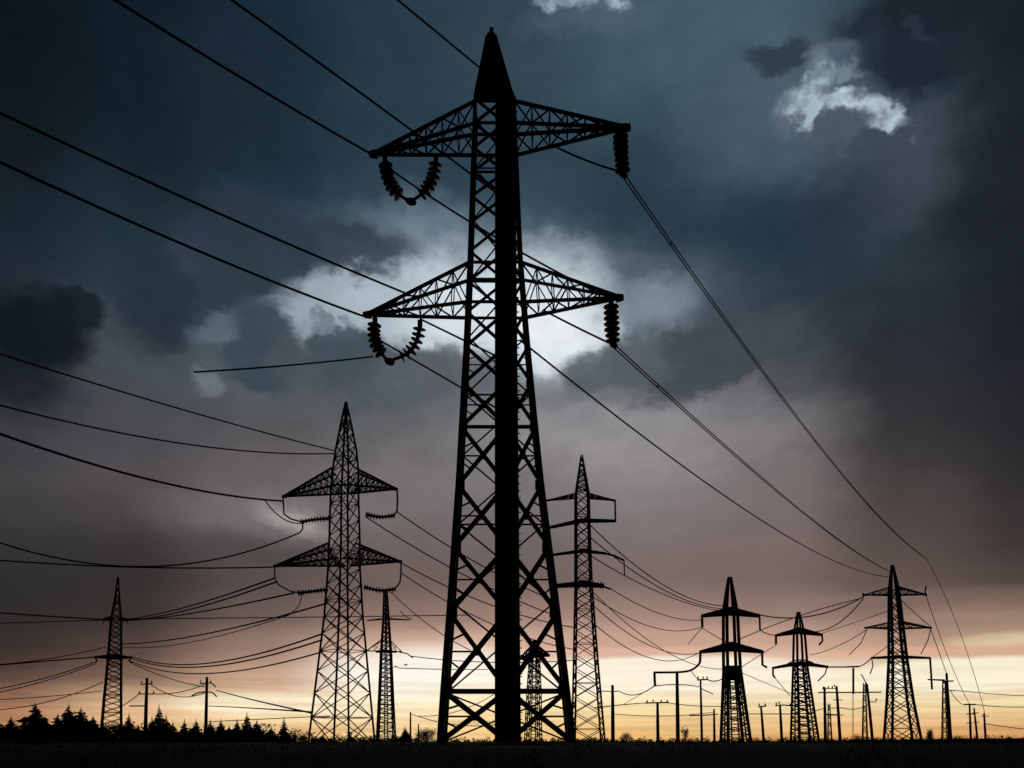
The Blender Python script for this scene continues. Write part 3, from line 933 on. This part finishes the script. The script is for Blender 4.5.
cable('twin cable from the lower right insulator string to the triple-armed pylon top', (614, 346, 48.9), (891, 572, 175), (735, 455), 1.4, .075)
cable('short feeder cable reaching the upper right insulator string from the crossarm', (554, 146, 50.4), (618, 171, 48.9), (590, 162), 2.0)
cable('short feeder cable reaching the lower right insulator string from the crossarm', (543, 310, 50.6), (607, 342, 48.9), (580, 329), 2.0)
cable('thin cable carrying on from the end of the upper twin cable towards the right horizon', (926, 558, 172), (985, 714, 270), (952, 612), .5)
cable('stiff loose cable end beside the lower U-shaped insulator loop', (373, 356.5, 51.3), (194, 372, 46), (280, 366), 1.7)
# tent-armed pylon, left side
cable('upper thin cable from the left edge to the spire of the tent-armed pylon', (336, 451, 106), (-160, 302, 60), (150, 400), 1.3)
cable('lower thin cable from the left edge to the spire of the tent-armed pylon', (334, 453.5, 106), (-160, 358, 60), (160, 440), 1.3)
cable('thick sagging cable from the left edge to the upper left tip of the tent-armed pylon', (283, 501, 106), (-160, 372, 55), (140, 477), 1.9)
cable('short jumper beside the upper left tip of the tent-armed pylon', (265, 500.5, 106), (302, 523, 106), (278, 515), 1.2)
cable('sagging cable from the left edge up to the upper left insulator of the tent-armed pylon', (299, 533, 106), (-150, 470, 90), (130, 566.5), 1.5, hook=[(302.5, 523), (302.5, 529)])
cable('nearly level cable from the left edge to the lower left tip of the tent-armed pylon', (274, 567, 106), (-150, 545, 100), (150, 567.5), 1.5)
# far left pylon to tent-armed pylon
cable('upper of the three cables fanning from the far left pylon to the lower left tip', (128, 619, 205), (275, 578, 106), (190, 606), 1.0)
cable('middle of the three cables fanning from the far left pylon to the lower left tip', (128, 620, 205), (276, 582, 106), (190, 609.5), 1.0)
cable('lowest of the three cables fanning from the far left pylon, to the left insulator', (128, 620.5, 205), (294, 593, 106), (200, 612), 1.0)
cable('long level cable crossing behind the tent-armed pylon just below its lower insulators', (104, 619, 205), (470, 615, 210), (280, 617.5), 1.0)
cable('upper cable from the body of the far left pylon rising to the tent-armed pylon', (121, 644, 205), (328, 603, 106), (200, 635), 1.0)
cable('lower cable from the body of the far left pylon rising to the left insulator', (289, 615, 106), (121, 647, 205), (215, 637), 1.0, hook=[(302, 593), (300, 603), (296, 609)])
cable('upper slack cable from the lower arm of the far left pylon to the tent-armed pylon', (130, 656, 205), (322, 634, 106), (200, 664), 1.0)
cable('second slack cable from the lower arm of the far left pylon to the tent-armed pylon', (130, 658, 205), (322, 640, 106), (200, 667), 1.0)
cable('lowest slack cable from the lower arm of the far left pylon to the tent-armed pylon', (130, 661, 205), (322, 652, 106), (180, 673), .9)
cable('upper thick cable from the left edge to the upper arm of the far left pylon', (104, 619.5, 205), (-130, 602, 190), (38, 615.5), 1.4)
cable('lower thin cable from the left edge to the upper arm of the far left pylon', (104, 620, 205), (-130, 628, 190), (38, 622), .9)
cable('upper cable from the left edge to the lower arm of the far left pylon', (106, 647, 205), (-130, 662, 190), (50, 658.5), .9)
cable('middle cable from the left edge to the lower arm of the far left pylon', (97, 657, 205), (-130, 678, 190), (40, 661.5), 1.3)
cable('upper drooping cable from the lower left arm end of the far left pylon', (95, 662, 205), (-130, 700, 190), (45, 678), 1.0)
cable('lower drooping cable from the lower left arm end of the far left pylon', (95, 664, 205), (-130, 704, 190), (45, 681), .9)
cable('lowest slack cable left of the far left pylon, close above the conifers', (103, 682, 205), (-130, 690, 190), (47, 702), .9)
cable('faint level cable left of the far left pylon, close above the conifers', (102, 691, 205), (-130, 702, 190), (40, 697), .8)
cable('cable from the far left pylon down to the second timber pole', (131, 663, 205), (206, 687, 236), (165, 677), .9)
cable('slack cable looping from the first timber pole to the second timber pole', (149, 683, 232), (206, 692, 236), (183, 697), .9)
cable('straight cable between the lower arms of the two timber poles', (154, 694, 232), (206, 684, 236), (180, 692), .9)
cable('short slack cable from the first timber pole to the far left pylon body', (139, 694, 232), (122, 706, 205), (130, 701), .9)
cable('upper cable from the second timber pole right to the tent-armed pylon foot', (216, 690, 236), (312, 713, 106), (260, 701.5), .9)
cable('lower level cable from the second timber pole right to the tent-armed pylon foot', (208, 706, 236), (312, 712, 106), (250, 708), .8)
cable('lowest faint cable in front of the tent-armed pylon foot at tree height', (205, 722, 190), (330, 716, 170), (265, 719), .8)
# tent-armed pylon, right side
cable('cable from the upper right drop of the tent-armed pylon passing behind the great pylon', (397, 512, 106), (553, 600, 119), (445, 544), 1.3)
cable('cable from the right insulator of the tent-armed pylon passing behind the great pylon', (366, 517, 106), (556, 616, 119), (440, 562), 1.3)
cable('upper cable from the lower right tip of the tent-armed pylon to the slender pylon', (401, 563, 106), (577, 628, 119), (450, 588), 1.2)
cable('lower cable from the lower right tip of the tent-armed pylon to the slender pylon', (401, 573, 106), (577, 650, 119), (455, 606), 1.1)
cable('cable slanting from the top of the small distant pylon to the great pylon foot', (391, 592, 216), (470, 650, 200), (425, 622), .9)
cable('cable leaving the lower arm of the small distant pylon to the right', (410, 656, 216), (577, 660, 200), (480, 662), .9)
cable('level low cable from the small distant pylon towards the tiny pylon', (398, 668, 216), (526, 668, 300), (460, 669.5), .9)
cable('faint low cable from the short bare post to the great pylon foot', (411, 714, 160), (520, 720, 170), (450, 724), .8)
cable('thin cable looping behind the great pylon legs to the short bare post', (419, 716, 170), (500, 690, 180), (455, 712), .8)
# slender pylon to stout pylon
cable('topmost of the cables from the slender pylon to the stout pylon', (591, 526, 119), (728, 606, 176), (640, 569), 1.2)
cable('second of the cables from the slender pylon to the stout pylon', (591, 538, 119), (725, 609, 176), (650, 582), 1.2)
cable("third of the cables from the slender pylon to the stout pylon's upper arm", (591, 556, 119), (722, 611, 176), (640, 583.5), 1.1)
cable('cable from the lowest arm of the slender pylon to the stout pylon upper arm tip', (611, 589, 119), (702, 620, 176), (648, 609), 1.0)
cable('long slack cable from the slender pylon to the stout pylon upper left rod', (592, 596, 119), (702, 627, 176), (660, 629), 1.0)
cable('long slack cable from the slender pylon to the stout pylon body', (592, 604, 119), (726, 641, 176), (668, 652), 1.0)
cable('slack cable from the slender pylon to the stout pylon lower arm', (592, 622, 119), (700, 652, 176), (650, 658), 1.0)
cable('straight slanting cable from the slender pylon down to the stout pylon lower body', (591, 590, 119), (726, 669, 176), (660, 648), .9)
cable('short crossing cable left of the stout pylon between its two arms', (702, 628, 176), (727, 643, 176), None, .8)
cable('faint drop cable below the upper left rod of the stout pylon', (702, 628, 176), (688, 644, 176), None, .8)
# stout, squat and triple-armed pylons
cable('long cable from the stout pylon to the upper left tip of the triple-armed pylon', (760, 615, 176), (863, 597, 175), (785, 618), 1.2)
cable('short cable from the stout pylon right rod to the squat pylon', (760, 630, 176), (776, 635, 202), (768, 634), 1.1)
cable('cable rising from the stout pylon body across to the triple-armed pylon', (738, 640, 176), (863, 598, 175), (782, 622), .9)
cable('cable from the squat pylon top sagging to the upper left tip of the triple-armed pylon', (804, 630, 202), (863, 599, 175), (840, 622), 1.0)
cable('cable from the stout pylon lower body rising to the squat pylon upper left rod', (740, 668, 176), (776, 645, 202), None, .8)
cable('slanting cable crossing between the stout and squat pylons near the ground', (740, 672, 176), (795, 695, 202), (768, 684), .7)
cable('faint slanting cable from the squat pylon lower left rod towards the ground', (775, 678, 202), (790, 696, 202), None, .7)
cable('level cable from the squat pylon lower arm to the hanging frame post', (828, 667, 202), (848, 667, 190), None, 1.4)
cable('cable from the hanging frame post to the lower left tip of the triple-armed pylon', (858, 666.5, 190), (872, 657, 175), (866, 663), 1.1)
cable('faint cable from the lower arm of the triple-armed pylon body to its left', (889, 645, 175), (873, 657, 175), None, .8)
cable('faint cable from the middle left tip of the triple-armed pylon to the squat pylon', (866, 630, 175), (810, 655, 202), (840, 645), .8)
cable('faint cable from the triple-armed pylon body left to the squat pylon top', (888, 611, 175), (820, 634, 202), (850, 624), .7)
cable('dark cable falling from the upper right tip of the triple-armed pylon to the right horizon', (926, 596, 175), (969.5, 704, 260), (943, 644), .7)
cable('cable from the triple-armed pylon body down to its middle right tip', (901, 600, 175), (931, 627, 175), (917, 615), .8)
cable('cable falling from the middle right tip of the triple-armed pylon to the bare pole', (931, 630, 175), (947, 675, 210), (939, 652), .8)
cable('slack cable from the bare pole to the three small poles at the right edge', (950, 690, 210), (966, 705, 260), (957, 700), .8)
cable('upper faint level cable leaving the three small poles past the right edge', (975, 704.5, 260), (1120, 690, 260), (1024, 707), .8)
cable('lower faint level cable leaving the three small poles past the right edge', (988, 724, 270), (1120, 728, 270), (1024, 729), .8)
cable('highest faint level cable passing the right edge above the small poles', (954, 690, 210), (1120, 692, 240), (1000, 694.5), .7)
# low cables between poles
cable('cable from the lone timber pole to the cranked steel pole end rod', (619, 691, 165), (654, 686, 140), (634, 695), .9)
cable('cable from the cranked steel pole end rod to the slim spiky pole', (655, 686, 140), (699, 687, 170), (677, 684.5), 1.0)
cable('short cable from the cranked beam down to the slim spiky pole', (691, 671, 140), (699, 680, 170), (695, 676), .9)
cable('cable from the slim spiky pole rising to the stout pylon body', (708, 680, 170), (725, 677, 176), (716, 681), 1.2)
cable('level faint cable from the lone timber pole to the short wide-armed pole', (614, 714, 165), (714, 712, 200), (660, 716), .8)
cable('level faint cable between the T-shaped pole and the stout pylon', (669, 703, 175), (726, 706, 176), (697, 706), .8)
cable('faint upper cable from the T-shaped pole to the slender pylon', (645, 703, 175), (594, 708, 119), (620, 705), .8)
cable('faint slanting cable from the cranked pole rod down to the T-shaped pole left side', (655, 686, 140), (624, 704, 175), None, .7)
cable('faint cable from the squat pylon foot to the close-set pole pair', (812, 712, 202), (825, 708, 200), None, .8)
cable('faint cable between the close-set pole pair and the curved leaning pole', (843, 708, 205), (869, 704, 210), (855, 709), .8)

# ------------------------------------------------------------------ trees
def conifer(px, top, base, D, half, label, lean=0.0, ragged=.3):
    half *= 1.02 if px > 112 else 1.12
    top -= 1.5
    B = at(px, base, D); T = at(px + lean, top, D)
    H = T.z - B.z; Rm = px_m(half, D)
    o = thing("conifer", B, label, 'tree', 'conifers along the skyline')
    m = MB()
    m.tube([B - Vector((0, 0, .3)), lerp(B, T, .5), T], [.022 * H + .04, .014 * H + .02, .015], 7)
    m.build("trunk", BARK, o, True)
    m = MB()
    whorls = int(26 + H * 2.2)
    for k in range(whorls):
        t = (k + random.random() * .6) / whorls
        c = lerp(B, T, .04 + .96 * t)
        prof = (1 - t) ** (.85 if px < 112 else 1.0) * (1.06 + .25 * math.sin(t * 3.1))
        for q in range(random.randint(6, 9)):
            a = random.uniform(0, 2 * math.pi)
            ln = Rm * prof * random.uniform(1 - ragged * 1.6, 1 + ragged) + .09
            if random.random() < .06:
                ln *= 1.35
            d = Vector((math.cos(a), math.sin(a), random.uniform(-.35, .12)))
            side = Vector((-math.sin(a), math.cos(a), 0))
            nseg = 4
            for s in range(nseg):
                s0 = s / nseg; p = c + d * (ln * s0) - Vector((0, 0, .1 * ln * s0 * s0))
                e = d * (ln * .42) + side * random.uniform(-.3, .3) * ln * .5 + Vector((0, 0, random.uniform(-.3, .12) * ln * .5))
                w = side * (.24 * ln * (1.15 - s0) + .05) + Vector((0, 0, random.uniform(-.26, .26) * ln))
                i = len(m.v)
                m.v += [p - w, p + w, p + e]
                m.f.append((i, i + 1, i + 2))
    # leader shoot
    m.tube([lerp(B, T, .93), T + Vector((0, 0, px_m(2.0, D)))], [.1, .035], 4)
    m.build("crown", LEAF, o)
    return o

def broad(px, top, base, D, half, label, name="broadleaf_tree", cat='tree', dens=1.0, grp='broad trees on the skyline'):
    B = at(px, base, D); H = px_m(base - top, D); Rm = px_m(half, D)
    o = thing(name, B, label, cat, grp)
    m = MB()
    tips = []
    m.tube([B - Vector((0, 0, .3)), B + Vector((.03 * H, 0, .35 * H)), B + Vector((0, 0, .75 * H))], [.03 * H + .03, .022 * H + .02, .01 * H], 6)
    for q in range(9):
        a = random.uniform(0, 6.28); h0 = random.uniform(.2, .7)
        e = B + Vector((math.cos(a) * Rm * random.uniform(.5, .95), math.sin(a) * Rm * .9, H * random.uniform(h0, .97)))
        s = B + Vector((0, 0, h0 * H * .8))
        m.tube([s, lerp(s, e, .55) + Vector((0, 0, .05 * H)), e], [.012 * H + .015, .008 * H + .01, .006], 5)
        tips.append(e)
    tips.append(B + Vector((0, 0, H * .95)))
    m.build("trunk", BARK, o)
    m = MB()
    for e in tips:
        for _ in range(int(230 * dens)):
            c = e + Vector((random.gauss(0, .3) * Rm, random.gauss(0, .3) * Rm, random.gauss(-.1, .16) * H))
            if c.z < B.z:
                c.z = B.z + .05
            leaf(m, c, random.uniform(.024, .055) * max(H, Rm) * 1.1)
    m.build("crown", LEAF2, o)
    return o

conifer(11, 719, 742, 190, 8, 'small slim conifer nearest the left edge, its tip bare')
conifer(-3, 722, 742, 195, 10, 'conifer cut by the left edge')
conifer(35, 705, 742, 185, 13, 'tall ragged conifer with side spurs, the tallest at the far left', 0, .4)
broad(24, 727, 742, 182, 10, 'low rounded tree filling the gap left of the tallest far left conifer')
conifer(56, 716, 742, 190, 9, 'conifer leaning against its taller right neighbour left of the far left pylon', 2)
conifer(67, 706, 742, 188, 10, 'tall conifer with a bent tip beside the broad blunt-topped one', 2, .4)
conifer(80, 710, 742, 186, 12.5, 'tall broad blunt-topped conifer left of the far left pylon', 1, .35)
conifer(45, 720, 742, 196, 9, 'shaded conifer half hidden at the right of the tallest far left conifer')
conifer(104, 727, 742, 196, 8, 'low conifer between the feet of the far left pylon')
conifer(138, 727, 742, 196, 7, 'low conifer just left of the first timber pole foot')
conifer(229, 728, 742, 198, 7, 'low conifer filling the gap before the wide and tall thin pair')
conifer(93, 718, 742, 192, 9, 'conifer directly at the left foot of the far left pylon')
broad(116, 725, 742, 187, 10, 'rounded bushy tree hiding the right foot of the far left pylon')
conifer(129, 716, 742, 188, 9, 'pointed conifer between the far left pylon and the first timber pole')
conifer(145, 726, 742, 176, 7, 'low conifer around the foot of the first timber pole')
conifer(152, 719, 742, 190, 7, 'slim conifer just right of the first timber pole')
conifer(159, 707, 742, 186, 9, 'tallest spire-like conifer between the two timber poles')
conifer(166, 717, 742, 190, 8, 'conifer touching the right side of the spire-like tallest one')
conifer(173, 724, 742, 188, 7, 'short conifer at the right end of the clump between the timber poles')
conifer(184.5, 722, 742, 190, 6.5, 'isolated narrow conifer with gaps on both sides between the timber poles')
conifer(196, 722, 742, 192, 8, 'conifer close left of the second timber pole')
conifer(210.5, 722, 742, 190, 7, 'conifer close right of the second timber pole')
conifer(221, 722, 742, 188, 8.5, 'evenly shaped conifer standing clear to the right of the second timber pole')
conifer(237, 722, 742, 190, 9, 'wide conifer left of the tall thin one before the tent-armed pylon')
conifer(247, 715, 742, 189, 7, 'tall thin conifer between two wide ones before the tent-armed pylon')
conifer(256, 722, 742, 190, 9.5, 'wide conifer right of the tall thin one before the tent-armed pylon', 1)
conifer(271, 728, 742, 192, 6, 'short conifer beside the slim lone spire left of the tent-armed pylon')
conifer(284, 720, 742, 190, 5.5, 'slim lone conifer spire nearest the tent-armed pylon')
conifer(323, 736, 744, 170, 4, 'tiny conifer inside the left leg of the tent-armed pylon foot')
conifer(350, 735, 744, 170, 4, 'tiny conifer under the middle of the tent-armed pylon foot')
conifer(405, 729, 744, 185, 7, 'small conifer left of the short bare post')
broad(427, 730, 744, 150, 9, 'dark bushy tree at the left foot of the great pylon')
SG = 'sparse shrubs on the skyline'
broad(295, 730, 744, 175, 5, 'sparse twiggy shrub right of the slim lone conifer spire', "shrub", 'shrub', .25, SG)
broad(303, 732, 744, 172, 4, 'sparse twiggy shrub at the left foot of the tent-armed pylon', "shrub", 'shrub', .25, SG)
broad(626, 734, 744, 165, 4, 'small shrub right of the lone timber pole', "shrub", 'shrub', .5, SG)
broad(685, 729, 744, 150, 3, 'upright spindly shrub right of the cranked steel pole', "shrub", 'shrub', .25, SG)
broad(857, 735, 745, 170, 6, 'low leaning shrub left of the curved leaning pole', "shrub", 'shrub', .4, SG)
broad(931, 731, 744, 180, 3, 'small upright shrub right of the triple-armed pylon foot', "shrub", 'shrub', .5, SG)
broad(957, 736, 744, 180, 4, 'low shrub right of the bare pole near the right edge', "shrub", 'shrub', .5, SG)

# ------------------------------------------------------------------ birds
def bird(px, py, D, span, label, roll):
    o = thing("bird", at(px, py, D), label, 'bird', 'birds in flight by the small pylon')
    c = at(px, py, D)
    m = MB()
    s = px_m(span, D)
    m.tube([c + Vector((-.42 * s, 0, -.02 * s)), c + Vector((-.2 * s, 0, 0)), c, c + Vector((.22 * s, 0, .03 * s)), c + Vector((.34 * s, 0, .02 * s))], [.02 * s, .06 * s, .08 * s, .05 * s, .015 * s], 6)
    for sy in (-1, 1):
        a, b, t = c + Vector((.1 * s, sy * .05 * s, .03 * s)), c + Vector((-.12 * s, sy * .05 * s, .03 * s)), c + Vector((-.1 * s + roll * sy * .2 * s, sy * .5 * s, .22 * s))
        i = len(m.v)
        n = Vector((0, 0, .02 * s))
        m.v += [a, b, t, a + n, b + n, t + n * .3]
        m.f += [(i, i+1, i+2), (i+5, i+4, i+3), (i, i+3, i+4, i+1), (i+1, i+4, i+5, i+2), (i+2, i+5, i+3, i)]
    m.build("body", BIRDM, o)
bird(396, 667, 190, 7, 'left one of two small birds flying right of the small distant pylon', 1)
bird(406, 665, 195, 7, 'right one of two small birds flying right of the small distant pylon', -1)
